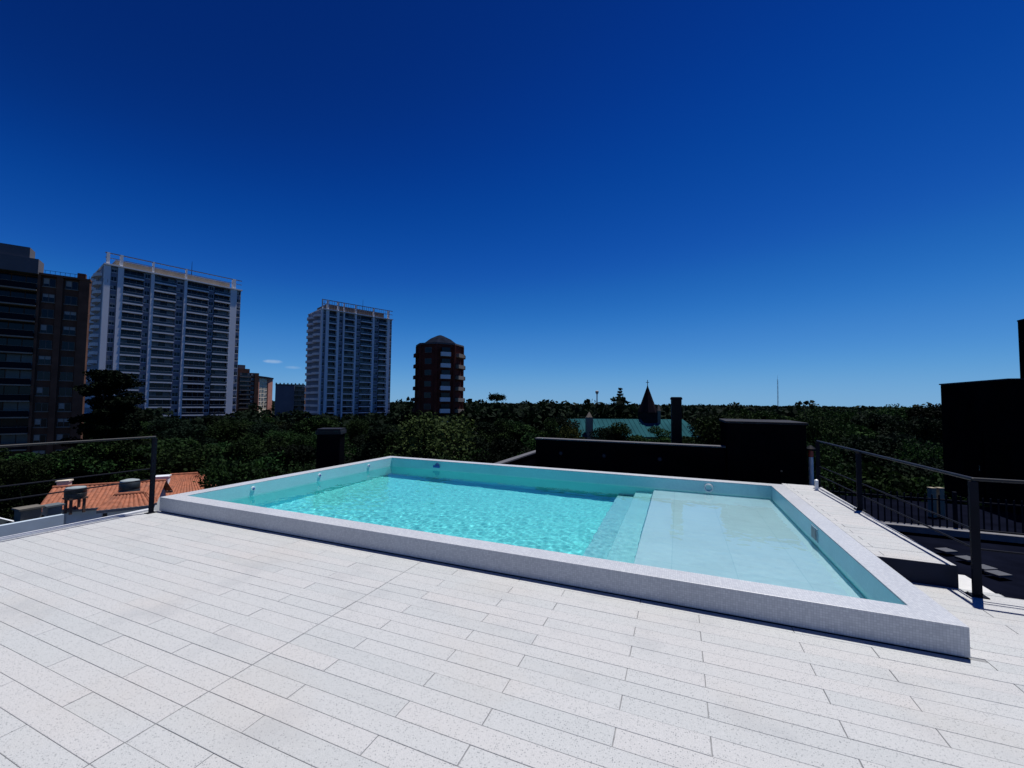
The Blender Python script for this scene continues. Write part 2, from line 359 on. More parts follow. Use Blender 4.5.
# water: one closed body whose sides and bottom end inside the pool's masonry
def water():
    mb = MB(); x0, x1, y0, y1 = IX0-.05, IX1+.05, IY0-.05, IY1+.05
    nx, ny = 520, 300
    rr = random.Random(3); W = []
    for i in range(44):
        L = rr.choice([.07, .085, .10, .12, .14, .17, .22, .3]) * rr.uniform(.85, 1.2); th = rr.uniform(0, 2*math.pi); k = 2*math.pi/L
        W.append((k*math.cos(th), k*math.sin(th), rr.uniform(0, 6.28), .00095*L**1.15))
    import numpy as np
    xs, ys = np.meshgrid(np.linspace(x0, x1, nx), np.linspace(y0, y1, ny))
    z = np.zeros_like(xs)
    for kx, ky, ph, a in W: z += a*np.sin(kx*xs+ky*ys+ph)
    calm = np.clip((-xs-.1)/1.0, .75, 1)
    near = np.clip((8.6-ys)/3.0, .45, 1)
    z = z*calm*near
    v = [(float(a), float(b), float(c_)) for a, b, c_ in zip(xs.ravel(), ys.ravel(), z.ravel())]
    f = [(j*nx+i, j*nx+i+1, (j+1)*nx+i+1, (j+1)*nx+i) for j in range(ny-1) for i in range(nx-1)]
    # skirt
    k = len(v); border = [i for i in range(nx)] + [j*nx+nx-1 for j in range(1, ny)] + [(ny-1)*nx+i for i in range(nx-2, -1, -1)] + [j*nx for j in range(ny-2, 0, -1)]
    v += [(v[b][0], v[b][1], DEEP-.06) for b in border]; nb = len(border)
    for i in range(nb):
        j = (i+1) % nb; f.append((border[i], k+i, k+j, border[j]))
    f.append(tuple(k+i for i in reversed(range(nb))))
    me = bpy.data.meshes.new('water'); me.from_pydata(v, [], f); me.update()
    for p in me.polygons: p.use_smooth = p.index < (nx-1)*(ny-1)
    o = bpy.data.objects.new('water', me); COL.objects.link(o)
    m = bpy.data.materials.new('pool_water'); m.use_nodes = True; n, l = N(m); n.clear()
    ou = n.new('ShaderNodeOutputMaterial'); gl = n.new('ShaderNodeBsdfGlass'); gl.inputs['IOR'].default_value = 1.333; gl.inputs['Roughness'].default_value = 0
    gl.inputs['Color'].default_value = (1, 1, 1, 1)
    l.new(gl.outputs[0], ou.inputs['Surface'])
    me.materials.append(m); struct(o)
    o.cycles.is_caustics_caster = True
    return o
water()
for o in [basin, shelf]+steps: o.cycles.is_caustics_receiver = True
#@@TAIL
# ------------------------------------------------------------------ railings
def railing(name, label, pts, posts, zs, base, pw, group):
    t = thing(name, label, 'railing', (0, 0, 0), group=group)
    for i, z in enumerate(zs):
        r = MB(); rad = .016 if i == 0 else .0085
        for a, b in zip(pts[:-1], pts[1:]): r.tube((*a, z), (*b, z), rad, n=10)
        for p in pts[1:-1]: r.lathe([(.001, z-rad), (rad*.9, z-rad*.6), (rad, z), (rad*.9, z+rad*.6), (.001, z+rad)], 10, p)
        r.build('top_rail' if i == 0 else 'mid_rail', RAILM if i == 0 else DARKM, t, smooth=True)
    for (x, y, zb, along) in posts:
        p = MB(); a, b = (pw/2, .014) if along == 'x' else (.014, pw/2)
        p.box(x-a, x+a, y-b, y+b, zb+.009, zs[0]-.018)
        po = p.build('post', DARKM, t, bevel=.003)
        q = MB(); q.box(x-a-.03, x+a+.03, y-b-.03, y+b+.03, zb-.001, zb+.0085)
        for sx in (-1, 1): q.tube((x+sx*(a+.018), y+b+.015, zb+.0086), (x+sx*(a+.018), y+b+.015, zb+.018), .007, n=6)
        q.build('foot_plate', DARKM, po, bevel=.002)
    return t
railing('railing', 'dark metal railing along the raised walkway right of the pool', [(2.25, 8.72), (2.345, 4.80), (8.6, 4.80)],
        [(2.25, 8.70, RZ-.004, 'x'), (2.27, 7.0, RZ-.004, 'x'), (2.345, 4.80, 0, 'x'), (4.5, 4.80, 0, 'y'), (6.6, 4.80, 0, 'y')], (.985, .555, .395), 0, .058, 'dark metal railings of the deck')
railing('railing', 'dark metal railing along the left edge of the deck, above the tiled roofs', [(-6.865, 3.50), (-6.93, -3.1)],
        [(-6.865, 3.49, 0, 'y'), (-6.885, 1.45, 0, 'y'), (-6.905, -.6, 0, 'y'), (-6.926, -2.7, 0, 'y')], (1.06, .62, .47), 0, .055, 'dark metal railings of the deck')
# small green leaf on the deck
lf = MB(); n_ = 10
pts = [(.034*math.cos(a)*(1 if True else 1), .016*math.sin(a)) for a in [2*math.pi*i/n_ for i in range(n_)]]
top = [(x, y, .004+.007*abs(y)/.016+.004*x/.034) for x, y in pts]
lf.face(top); lf.face([(x, y, z-.0015) for x, y, z in reversed(top)])
p_ = atz(933, 584, .002)
tag(lf.build('leaf', mat('leaf_green', (.03, .13, .05), .6), loc=(p_.x, p_.y, .0), rz=.6), 'small green leaf lying on the pavers beside the dark riser', 'leaf')
# ------------------------------------------------------------------ dark roof structures behind and right of the pool
lr = MB(); lr.box(-4.3, 2.6, 8.76, 14.2, GZ, -.62); lr.cur = 1; lr.box(-4.45, -4.302, 8.76, 14.2, GZ, -.02)
lr.cur = 2; lr.box(-4.47, -4.28, 8.76, 14.22, -.018, .02)
struct(lr.build('lower_roof', [mat('dark_roof_felt', (.008, .008, .016), .9, .3, 2, spec=0), DARKW, mat('cap_stone', (.10, .10, .11), .8, .1, 6, spec=.2)]))
t = thing('parapet_wall', 'long dark wall with a thin pale cap behind the far side of the pool', 'wall', (-1.27, 10.45, -.62))
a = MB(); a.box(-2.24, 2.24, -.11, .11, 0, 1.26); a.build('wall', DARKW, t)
a = MB(); a.box(-2.26, 2.24, -.135, .135, 1.263, 1.295); a.build('cap', mat('cap_stone', (.10, .10, .11), .8, .1, 6, spec=.2), t, bevel=.004)
for x in (-1.55, -.45, .85):
    a = MB(); a.tube((x, -.112, .93), (x, -.135, .93), .06, .052, 16); a.cur = 1; a.tube((x, -.1352, .93), (x, -.14, .93), .04, .036, 14)
    a.build('wall_lamp', [DARKM, mat('lamp_lens', (.045, .045, .05), .5, spec=.2)], t)
t = thing('plant_room', 'black boxy plant room standing at the right end of the dark wall', 'hut', (1.72, 10.9, -.62))
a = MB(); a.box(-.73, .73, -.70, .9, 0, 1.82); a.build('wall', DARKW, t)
a = MB(); a.box(-.76, .76, -.73, .93, 1.822, 1.87); a.build('roof', mat('plant_roof', (.02, .02, .024), .8, spec=.2), t, bevel=.006)
a = MB(); a.box(-.45, .35, -.722, -.702, .02, 1.62); d_ = a.build('door', mat('dark_door', (.0026, .0028, .0046), .8, spec=0), t)
a = MB(); a.tube((.27, -.7225, .85), (.27, -.745, .85), .022, .022, 12); a.build('handle', mat('brass_knob', (.12, .10, .08), .5, metal=1), d_)
p_ = at(676.5, 446, 11.0)
t = thing('flue', 'dark square chimney flue rising behind the long dark wall', 'chimney', (p_.x, p_.y, -.62), rz=.1)
a = MB(); a.box(-.125, .125, -.125, .125, 0, 2.42); a.build('shaft', mat('flue_dark', (.005, .0035, .0045), .7, .3, 5, spec=.2), t, bevel=.004)
a = MB(); a.box(-.14, .14, -.14, .14, 2.35, 2.40); a.build('collar', DARKM, t)
p_ = at(640.5+171, 489, 8.9)
t = thing('vent_pipe', 'short white vent pipe with a red collar at the far end of the walkway', 'pipe', (p_.x, p_.y, -.62))
a = MB(); a.tube((0, 0, 0), (0, 0, 1.12), .045, n=16); a.cur = 1; a.tube((0, 0, 1.121), (0, 0, 1.26), .048, n=16); a.cur = 2; a.lathe([(.10, 1.262), (.10, 1.30), (.02, 1.37)], 16)
a.build('pipe', [WHITEM, mat('red_collar', (.45, .07, .04), .5), DARKM], t)
p_ = atz(818.5, 491, RZ)
t = tag(MB().box(-.022, .022, -.022, .022, -.1, .14).lathe([(.03, .141), (.03, .16), (.005, .175)], 10).build('marker_post', WHITEM, loc=(p_.x, p_.y+.1, RZ)), 'stubby white post at the far corner of the walkway, right of the vent pipe', 'post')
p_ = at(331, 446, 10.0)
t = thing('vent_stack', 'dark square vent stack standing behind the left rim of the pool', 'vent', (p_.x, p_.y, GZ), YAW+.15)
a = MB(); a.box(-.26, .26, -.24, .24, 0, 13.80); a.build('shaft', mat('stack_dark', (.003, .0033, .005), .9, .3, 2, spec=0), t, bevel=.01)
a = MB(); a.box(-.285, .285, -.265, .265, 13.802, 13.88); a.box(-.265, .265, -.245, .245, 13.881, 13.93); a.build('cap', mat('stack_cap', (.012, .012, .016), .6, spec=.2), t, smooth=True)
# lower terrace right of the railing
TZ = -1.15
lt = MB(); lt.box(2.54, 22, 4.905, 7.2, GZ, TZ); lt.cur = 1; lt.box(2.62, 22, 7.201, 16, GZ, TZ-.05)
struct(lt.build('lower_terrace', [mat('navy_floor', (.004, .007, .019), .9, .3, 2, spec=0), mat('terrace_dark', (.004, .005, .011), .9, .3, 2, spec=0)]))  # shade over the terrace put into the near-black floor colours
for i, (px, py) in enumerate(((946, 549), (967, 557), (984, 566), (998, 572))):  # slabs added in place of sun patches on the shaded floor
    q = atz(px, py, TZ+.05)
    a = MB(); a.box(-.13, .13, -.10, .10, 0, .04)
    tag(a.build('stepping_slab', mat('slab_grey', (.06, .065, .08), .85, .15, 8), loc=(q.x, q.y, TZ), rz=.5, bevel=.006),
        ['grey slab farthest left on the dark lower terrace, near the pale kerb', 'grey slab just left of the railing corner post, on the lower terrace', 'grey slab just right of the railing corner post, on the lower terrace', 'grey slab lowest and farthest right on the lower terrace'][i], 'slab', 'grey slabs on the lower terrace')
k = MB()
qa, qb = atz(893, 524, TZ+.15), atz(1020, 541, TZ+.15)
yk = qa.y
k.box(2.9, 14, yk, yk+.24, TZ, TZ+.14)
tag(k.build('kerb_wall', mat('pale_kerb', (.15, .15, .16), .85, .15, 7), bevel=.01), 'low pale kerb below the picket fence on the lower terrace', 'kerb')
t = thing('picket_fence', 'black picket fence along the lower terrace beyond the railing', 'fence', (2.7, yk+.34, TZ-.05))
a = MB()
for i in range(92): x = .12*i; a.box(x-.011, x+.011, -.011, .011, .05, .86)
a.build('pickets', DARKM, t)
for z in (.10, .74): a = MB(); a.box(-.05, 11.2, -.016, .016, z, z+.03); a.build('fence_rail', DARKM, t)
for x in (0, 2.9, 5.8, 8.7): a = MB(); a.box(x-.03, x+.03, -.03, .03, 0, .95); a.build('post', DARKM, t, bevel=.004)
for i, px in enumerate((932, 940)):
    q = at(px, 500, 10.6)
    a = MB(); a.box(-.06, .06, -.06, .06, 0, .72); a.box(-.066, .066, -.066, .066, .7201, .75)
    tag(a.build('gate_pillar', mat('cream_render', (.26, .23, .16), .85, .15, 4), loc=(q.x, q.y, TZ-.05), rz=YAW, bevel=.008),
        ['slim cream pillar behind the picket fence, left of the pair', 'slim cream pillar behind the picket fence, next to the big black building'][i], 'pillar', 'cream pillars behind the fence')
# big black building on the right with its chimney
nc = at(1010, 409, 11.0); hh = 2.36
t = thing('machine_house', 'big windowless black rooftop building right of the railing', 'building', (nc.x, nc.y, TZ-.05))
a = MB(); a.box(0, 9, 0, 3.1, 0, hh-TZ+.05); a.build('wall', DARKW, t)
a = MB(); a.box(-.03, 9.03, -.03, 3.13, hh-TZ+.052, hh-TZ+.09); a.build('roof_edge', mat('dark_trim', (.006, .007, .01), .6, spec=.2), t)
a = MB(); a.box(-.024, -.002, 1.1, 2.0, .05, 2.1); d_ = a.build('door', mat('dark_door', (.0026, .0028, .0046), .8, spec=0), t)
a = MB(); a.box(-.05, -.0245, 1.2, 1.23, .95, 1.1); a.build('handle', CHROME, d_)
q = at(1044, 350, 12.6)
t = thing('chimney', 'tall black chimney rising from the big black building', 'chimney', (q.x, q.y, hh+.09))
a = MB(); a.box(-.36, .36, -.36, .36, 0, 1.93); a.build('stack', DARKW, t, bevel=.006)
a = MB(); a.box(-.37, .37, -.37, .37, 1.932, 1.98); a.build('cap', DARKM, t, bevel=.006)

# ------------------------------------------------------------------ neighbouring low houses on the left
def tile_roof_mat():
    m = mat('clay_tiles', (.30, .10, .05), .8, .3, 5, bump=.25); n, l = N(m); b = n['Principled BSDF']
    tc = n.new('ShaderNodeTexCoord'); wv = n.new('ShaderNodeTexNoise'); wv.inputs['Scale'].default_value = 1.6; wv.inputs['Detail'].default_value = 8
    l.new(tc.outputs['Object'], wv.inputs['Vector'])
    src = b.inputs['Base Color'].links[0].from_socket
    mx = n.new('ShaderNodeMix'); mx.data_type = 'RGBA'; mr = n.new('ShaderNodeMapRange'); mr.inputs[1].default_value = .55; mr.inputs[2].default_value = .8; mr.inputs[4].default_value = .6
    l.new(wv.outputs['Fac'], mr.inputs[0]); l.new(mr.outputs[0], mx.inputs[0]); l.new(src, mx.inputs[6]); mx.inputs[7].default_value = (.16, .08, .06, 1)
    l.new(mx.outputs[2], b.inputs['Base Color']); return m
TILE = tile_roof_mat()
def corrug(mb, e0, e1, r0_, r1_, pitch=.23, amp=.045, rows=6):
    """tiled slope between eave e0-e1 and ridge r0-r1"""
    e0, e1, r0_, r1_ = map(Vector, (e0, e1, r0_, r1_)); L = max((e1-e0).length, (r1_-r0_).length); n = max(4, int(L/pitch*4))
    nor = (e1-e0).cross(r0_-e0).normalized() if (r0_-e0).length > .01 else Vector((0, 0, 1))
    if nor.z < 0: nor = -nor
    k = len(mb.v)
    for j in range(rows+1):
        for i in range(n+1):
            a = i/n; v = j/rows; p = e0.lerp(e1, a).lerp(r0_.lerp(r1_, a), v)
            mb.v.append(tuple(p+nor*(amp*abs(math.sin(math.pi*i/4))+.015*(j % 2))))
    for j in range(rows):
        for i in range(n):
            q = k+j*(n+1)+i; mb.f.append((q, q+1, q+n+2, q+n+1)); mb.mi.append(mb.cur)
def tiled_house(name, label, c, rz, L, W, zr, ze, wall, hip=0.0, chim=None, group=None, windows=()):
    t = thing(name, label, 'house', (c.x, c.y, GZ), rz, group)
    zr -= GZ; ze -= GZ; o = .35; hx, hy = L/2, W/2
    a = MB(); a.box(-hx, hx, -hy, hy, 0, ze-.05)
    if not hip:
        for sx in (-1, 1): a.face([(sx*hx, -hy, ze-.06), (sx*hx, hy, ze-.06), (sx*hx, 0, zr-.1)])
    a.build('wall', wall, t)
    r = MB(); hh_ = hip*hy
    corrug(r, (-hx-o, -hy-o, ze-.12), (hx+o, -hy-o, ze-.12), (-hx-o+hh_*1.2, 0, zr), (hx+o-hh_*1.2, 0, zr))
    corrug(r, (hx+o, hy+o, ze-.12), (-hx-o, hy+o, ze-.12), (hx+o-hh_*1.2, 0, zr), (-hx-o+hh_*1.2, 0, zr))
    if hip:
        for s in (-1, 1): corrug(r, (s*(hx+o), s*(hy+o), ze-.12), (s*(hx+o), -s*(hy+o), ze-.12), (s*(hx+o-hh_*1.2), .01*s, zr), (s*(hx+o-hh_*1.2), -.01*s, zr))
    r.tube((-hx-o+hh_*1.2, 0, zr+.03), (hx+o-hh_*1.2, 0, zr+.03), .09, n=8)
    ro = r.build('roof', TILE, t, smooth=False)
    f = MB(); f.box(-hx-o, hx+o, -hy-o-.06, -hy-o, ze-.24, ze-.10); f.box(-hx-o, hx+o, hy+o, hy+o+.06, ze-.24, ze-.10); f.build('gutter', mat('gutter', (.18, .17, .17), .6), ro)
    if chim:
        x, y, s, h, cm = chim; k = MB(); zb = ze+(zr-ze)*.2; k.box(x-s, x+s, y-s, y+s, zb, zr+h); k.box(x-s-.06, x+s+.06, y-s-.06, y+s+.06, zr+h+.001, zr+h+.09); k.build('chimney', cm, ro)
    for (x, z, w_, h_) in windows:
        fr = MB(); fr.box(x-w_/2, x+w_/2, -hy-.05, -hy-.002, ze-z-h_, ze-z); fo = fr.build('window', mat('window_frame', (.5, .5, .5), .5), t)
        fr = MB(); fr.box(x-w_/2+.07, x+w_/2-.07, -hy-.056, -hy-.0505, ze-z-h_+.07, ze-z-.07); fr.build('pane', GLASS, fo)
    return t
GLASS = mat('dark_glass', (.010, .012, .018), .12, .3, .3, spec=.22)
BLIND = mat('pale_blind', (.30, .29, .27), .8); CURT = mat('curtain_behind_glass', (.075, .085, .10), .3, .3, .5)
WALLP = mat('pale_wall', (.60, .64, .68), .85, .1, 1.5)
WALLC = mat('cream_wall', (.52, .47, .38), .85, .12, 1.5)
def frame(pa, pb):
    d = (pb-pa); d.z = 0; return (pa+pb)/2, math.atan2(d.y, d.x), d.length
c_, a_, l_ = frame(at(60, 488, 28.0), at(160, 484, 30.5))
tiled_house('tiled_house', 'long house with an orange clay tile roof beyond the left railing', c_, a_, l_, 3.6, -4.45, -5.5, WALLP, chim=(-2.6, .5, .28, .3, WALLC), group='tiled houses below the deck', windows=((-2.2, .5, 1.1, 1.3), (.6, .5, 1.1, 1.3)))
c_ = at(129, 500, 22.8)
tiled_house('tiled_house', 'small hip-roofed tiled annex in front of the long house, nearest the pool corner', c_, YAW+.62, 1.5, 1.1, -3.65, -4.1, WALLP, hip=.75, group='tiled houses below the deck')
c_ = at(184, 480, 35)
tiled_house('tiled_house', 'orange tiled house with a pale chimney showing just above the pool rim', c_, YAW+.5, 5.0, 4.6, -4.75, -6.0, WALLP, hip=.7, chim=(-1.2, -1.1, .42, .05, WALLP), group='tiled houses below the deck')
def tank(label, px, ytop, ybot, D, wpx):
    p = at(px, ytop, D); b = at(px, ybot, D); r = wpx/2/F*D; h = p.z-b.z
    t = thing('water_tank', label, 'tank', (p.x, p.y, b.z), group='roof water tanks')
    a = MB(); a.lathe([(r*.96, .0), (r, h*.15), (r, h*.4), (r*.97, h*.42), (r, h*.45), (r, h*.8), (r*.9, h*.87)], 22); a.build('body', mat('tank_dark', (.022, .03, .034), .5, .3, 3), t, smooth=True)
    a = MB(); a.lathe([(r*.93, h*.872), (r*.9, h*.93), (r*.4, h)], 22); a.build('lid', mat('tank_lid', (.25, .29, .30), .6), t, smooth=True)
    a = MB()
    for sx in (-1, 1):
        for sy in (-1, 1): a.box(sx*r*.6-.06, sx*r*.6+.06, sy*r*.6-.06, sy*r*.6+.06, -1.0, -.101)
    a.box(-r*.85, r*.85, -r*.85, r*.85, -.1, -.002); a.build('stand', mat('stand_brick', (.10, .06, .045), .9), t)
tank('low dark water tank with a pale lid on the left end of the tiled roof', 76, 486.5, 497, 26.6, 16)
tank('tall dark water tank with a grey lid on the middle of the tiled roof', 130, 479, 496, 28.2, 16)
# flat roofed neighbour
pa, pb = at(-60, 531, 15.0), at(63, 519, 18.0)
c_, a_, l_ = frame(pa, pb)
FZ = -3.45
t = thing('flat_roof_house', 'pale blue-grey flat-roofed house just below the left edge of the deck', 'house', (pa.x, pa.y, GZ), a_)
a = MB(); a.box(0, l_, .0, 7, 0, FZ-GZ-.75); a.build('wall', WALLP, t)
a = MB(); a.box(-.02, l_+.02, -.02, .18, FZ-GZ-.749, FZ-GZ); a.build('parapet', mat('pale_blue_wall', (.42, .50, .57), .85, .1, 1.2), t, bevel=.01)
a = MB(); a.box(.17, l_-.17, .17, 6.8, FZ-GZ-.748, FZ-GZ-.70); a.build('roof', mat('grey_roof', (.016, .022, .026), .9, .4, 1.2, spec=.1), t)
im_ = Matrix.Rotation(-a_, 4, 'Z')
for (px, py, D, sx, sy, zt, mt, nm) in ((28, 515, 19.5, .34, .3, -3.62, mat('old_cream', (.12, .11, .09), .9, .2, 3), 'chimney'), (52, 515, 20.5, .26, .25, -3.75, mat('ac_grey', (.10, .12, .13), .7), 'cooling_unit')):
    q = im_ @ (at(px, py, D)-pa); x, y = q.x, q.y; zb = FZ-GZ-.699; zt = zt-GZ
    a = MB(); a.box(x-sx, x+sx, y-sy, y+sy, zb, zt); a.box(x-sx-.07, x+sx+.07, y-sy-.07, y+sy+.07, zt+.001, zt+.08); a.build(nm, mt, t)

# ------------------------------------------------------------------ towers and apartment blocks
WT = mat('tower_white', (.66, .66, .68), .8, .06, .08)
BW = mat('tower_bluegrey', (.17, .19, .25), .8, .1, .08)
BRK = mat('brown_brick', (.115, .058, .040), .9, .25, .5, spec=.1)
RBRK = mat('red_brick', (.10, .026, .018), .9, .3, .5, spec=.1)
TAN = mat('tan_slab', (.21, .18, .15), .85, .15, .4)
RAILG = mat('balcony_glass', (.02, .026, .04), .2, .2, .5)
def solve_u(A, B, px):
    la, lb = (A[0]-512)/F*A[1], (B[0]-512)/F*B[1]; k = (px-512)/F
    t_ = (k*A[1]-la)/((lb-la)-k*(B[1]-A[1])); return t_
def slab_building(name, label, cat, A, B, depth, z1, fh, elems, wall, slab, pil, zmin=-3, group=None, rec=1.5, railm=None, shelf_out=.25, slant=0, sh=.25, fmat=None):
    pa, pb = at(A[0], 400, A[1]), at(B[0], 400, B[1]); pa.z = pb.z = 0
    d = pb-pa; L = d.length; rz = math.atan2(d.y, d.x)
    t = thing(name, label, cat, (pa.x, pa.y, GZ), rz, group)
    H = z1-GZ; nf = int(round(H/fh)); f0 = max(0, int((zmin-GZ)/fh)); fh = H/nf
    a = MB(); a.prism([(0, rec), (L, rec), (L-slant, depth), (0, depth)], 0, H-.01); a.build('core', wall, t)
    cache = {}
    for e in elems:
        ty, p0, p1 = e[0], e[1], e[2]; u0_, u1_ = solve_u(A, B, p0)*L, solve_u(A, B, p1)*L; w_ = u1_-u0_
        if ty == 'pillar':
            a = MB(); a.box(u0_, u1_, -.1, rec-.003, 0, H+(e[3] if len(e) > 3 else 0)); a.build('pillar', pil, t); continue
        if ty == 'win':
            a = MB(); a.box(u0_+.003, u1_-.003, .55, rec-.002, 0, H-.005); a.build('window_bay', wall, t)
            a = MB(); ww = min(w_*.8, w_-.3)/2; a.box(-ww, ww, -.06, 0, .95, 2.45); me = a.mesh('window_frame', fmat or mat('frame_grey', (.30, .31, .33), .6))
            b = MB(); b.box(-ww+.1, -.05, -.075, -.0605, 1.03, 2.37); b.box(.05, ww-.1, -.075, -.0605, 1.03, 2.37); mp_ = b.mesh('pane', GLASS); mps = [mp_]
            for dz_, dark_ in ((.55, 0), (.95, 1)):
                b2 = MB(); b2.box(-ww+.1, -.05, -.075, -.0605, 1.03, 2.37-dz_); b2.box(.05, ww-.1, -.075, -.0605, 1.03, 2.37 if dark_ else 2.37-dz_); b2.cur = 1; b2.box(-ww+.1, -.05, -.07, -.0605, 2.372-dz_, 2.37)
                if not dark_: b2.box(.05, ww-.1, -.07, -.0605, 2.372-dz_, 2.37)
                mps.append(b2.mesh('pane', [GLASS, BLIND]))
            s_ = MB(); s_.box(-ww-.1, ww+.1, -.2, -.061, .80, .945); ms = s_.mesh('sill', slab)
            for f in range(f0, nf):
                o = bpy.data.objects.new('window', me); COL.objects.link(o); o.parent = t; o.location = ((u0_+u1_)/2, .546, f*fh)
                for nm, mm in (('pane', rnd.choice(mps+[mp_])), ('sill', ms)):
                    q_ = bpy.data.objects.new(nm, mm); COL.objects.link(q_); q_.parent = o
        if ty == 'bal':
            a = MB(); a.box(0, w_, -shelf_out, rec-.004, -.2, sh); a.cur = 1; a.box(.05, w_-.05, -shelf_out+.05, -shelf_out+.08, sh+.001, 1.05)
            a.cur = 0; a.box(.0, w_, -shelf_out+.02, -shelf_out+.11, 1.051, 1.09)
            me = a.mesh('balcony', [slab, railm or RAILG])
            b = MB(); nn = max(2, int(w_/1.6)); st = w_/nn
            for i in range(nn): b.box(i*st+.06, (i+1)*st-.06, rec-.04, rec-.0045, sh+.01, fh-.22)
            mgs = [b.mesh('glass_door', GLASS)]
            for q0 in range(3):
                b.mi = [1 if (rnd.random() < .28) else 0 for _ in b.mi]; b.mi = [b.mi[6*(i//6)] for i in range(len(b.mi))]; mgs.append(b.mesh('glass_door', [GLASS, CURT]))
            for f in range(f0, nf):
                o = bpy.data.objects.new('balcony', me); COL.objects.link(o); o.parent = t; o.location = (u0_, 0, f*fh)
                q_ = bpy.data.objects.new('glass_door', rnd.choice(mgs)); COL.objects.link(q_); q_.parent = o
    return t, L, H, nf, fh, f0
def tower_top(t, L, H, depth, A, B, elems, crown, rec=1.5, shed=None):
    a = MB(); a.box(-.2, L+.2, -.5, depth+.2, H+.0, H+.45); a.build('roof_slab', WT, t)
    a = MB(); a.box(3, L-3, 3.5, depth-3, H+.451, H+crown*.72); a.build('penthouse', shed or TAN, t)
    for e in elems:
        if e[0] == 'pillar':
            u0_, u1_ = solve_u(A, B, e[1])*L, solve_u(A, B, e[2])*L; uc_, uh_ = (u0_+u1_)/2, (u1_-u0_)*.26; a = MB(); a.box(uc_-uh_, uc_+uh_, -.1, .9, H+.451, H+crown); a.build('crown_pillar', WT, t)
    a = MB(); a.box(0, L, -.05, .25, H+crown-.35, H+crown-.05); a.box(0, L, -.05, .15, H+crown*.55, H+crown*.55+.2)
    for i in range(int(L/1.1) if shed else 0): a.box(i*1.1, i*1.1+.12, .0, .1, H+.452, H+crown-.36)
    a.build('crown_frame', mat('crown_grey', (.15, .17, .22), .7), t)
    a = MB(); a.tube((L*.62, 6, H+crown*.72), (L*.62, 6, H+crown*.72+6), .12, .05, 8); a.build('antenna', DARKM, t)
def side_balconies(t, depth, nf, f0, fh, x, y0, y1, out_, slab, nm='side_balcony'):
    a = MB(); n_ = 8; poly = [(0, y1), (0, y0)]+[(-out_*math.sin(math.pi*i/n_/1.0)**.5, y0+(y1-y0)*i/n_) for i in range(1, n_)]
    poly = poly[::-1] if out_ < 0 else poly
    a.prism(poly, -.14, .9); me = a.mesh(nm, slab)
    for f in range(f0, nf): o = bpy.data.objects.new(nm, me); COL.objects.link(o); o.parent = t; o.location = (x, 0, f*fh)
GRP = 'white towers on the skyline'
EA = [('pillar', 97, 103.5), ('win', 103.5, 111), ('pillar', 111, 117), ('bal', 117, 138), ('win', 138, 145), ('pillar', 145, 148.5), ('bal', 148.5, 171), ('win', 171, 179), ('pillar', 179, 182), ('bal', 182, 204), ('win', 204, 210), ('bal', 210, 226), ('pillar', 226, 232.5), ('win', 232.5, 237)]
A_, B_ = (97, 131), (237, 162)
t, L, H, nf, fh, f0 = slab_building('apartment_tower', 'wide white apartment tower, the bigger and left of the two white towers', 'tower', A_, B_, 26, 45, 2.9, EA, BW, WT, WT, -3, GRP)
tower_top(t, L, H, 26, A_, B_, EA, 4.2); side_balconies(t, 26, nf, f0, fh, -.001, 4, 12, 1.6, WT); side_balconies(t, 26, nf, f0, fh, -.002, 15, 23, 1.6, WT, 'rear_side_balcony')
EB = [('pillar', 319, 320.5), ('win', 320.5, 323.5), ('pillar', 323.5, 326.6), ('bal', 326.6, 334.4), ('pillar', 334.4, 336.8), ('win', 336.8, 341), ('pillar', 341, 342.5), ('bal', 342.5, 352.6), ('pillar', 352.6, 354.5), ('win', 354.5, 359), ('bal', 359, 370.5), ('pillar', 370.5, 372.6), ('win', 372.6, 377.4), ('bal', 377.4, 385.4), ('pillar', 385.4, 388), ('win', 388, 390.5)]
A_, B_ = (319, 186), (390.5, 210)
t, L, H, nf, fh, f0 = slab_building('apartment_tower', 'slimmer white apartment tower with an open roof frame, right of the bigger one', 'tower', A_, B_, 19, 43.5, 2.9, EB, BW, WT, WT, -8, GRP)
tower_top(t, L, H, 19, A_, B_, EB, 4.8, shed=mat('shed_brown', (.06, .05, .05), .9)); side_balconies(t, 19, nf, f0, fh, -.001, 1, 9, 1.8, WT); side_balconies(t, 19, nf, f0, fh, -.002, 10, 18, 1.8, WT, 'rear_side_balcony'); side_balconies(t, 19, nf, f0, fh, L+.001, 2, 10, -1.2, WT, 'end_balcony')
# brown block at the left margin
EC = [('bal', -70, -20), ('pillar', -20, -16), ('bal', -16, 30), ('pillar', 30, 33), ('win', 33, 49.5), ('pillar', 49.5, 56), ('win', 56, 72.5), ('pillar', 72.5, 83)]
A_, B_ = (-70, 65.3), (83, 75.7)
t, L, H, nf, fh, f0 = slab_building('brown_block', 'dark brown brick apartment block with stepped top at the left margin', 'building', A_, B_, 16, 23.4, 2.82, EC, BRK, TAN, BRK, -12, None, 1.6, shelf_out=.5, slant=15, sh=.02, railm=DARKM, fmat=mat('frame_brown', (.10, .08, .07), .6))
uu = solve_u(A_, B_, 31)*L; uv = solve_u(A_, B_, 21)*L; GREYB = mat('grey_render', (.085, .085, .10), .85, .15, .3)
a = MB(); a.box(-.2, uu, -.7, 2.5, H+.001, H+2.6); a.build('upper_storey', GREYB, t)
a = MB(); a.box(-.2, uv, -.4, 2.5, H+2.602, H+4.5); a.build('roof_room', GREYB, t)
a = MB(); a.box(uu+.01, L+.1, -.25, 1.2, H+.002, H+.35); a.build('parapet', BRK, t)
a = MB(); xx = solve_u(A_, B_, 72)*L; a.box(xx-.6, xx+.5, 2, 3, H+.351, H+1.7); a.build('chimney', BRK, t)
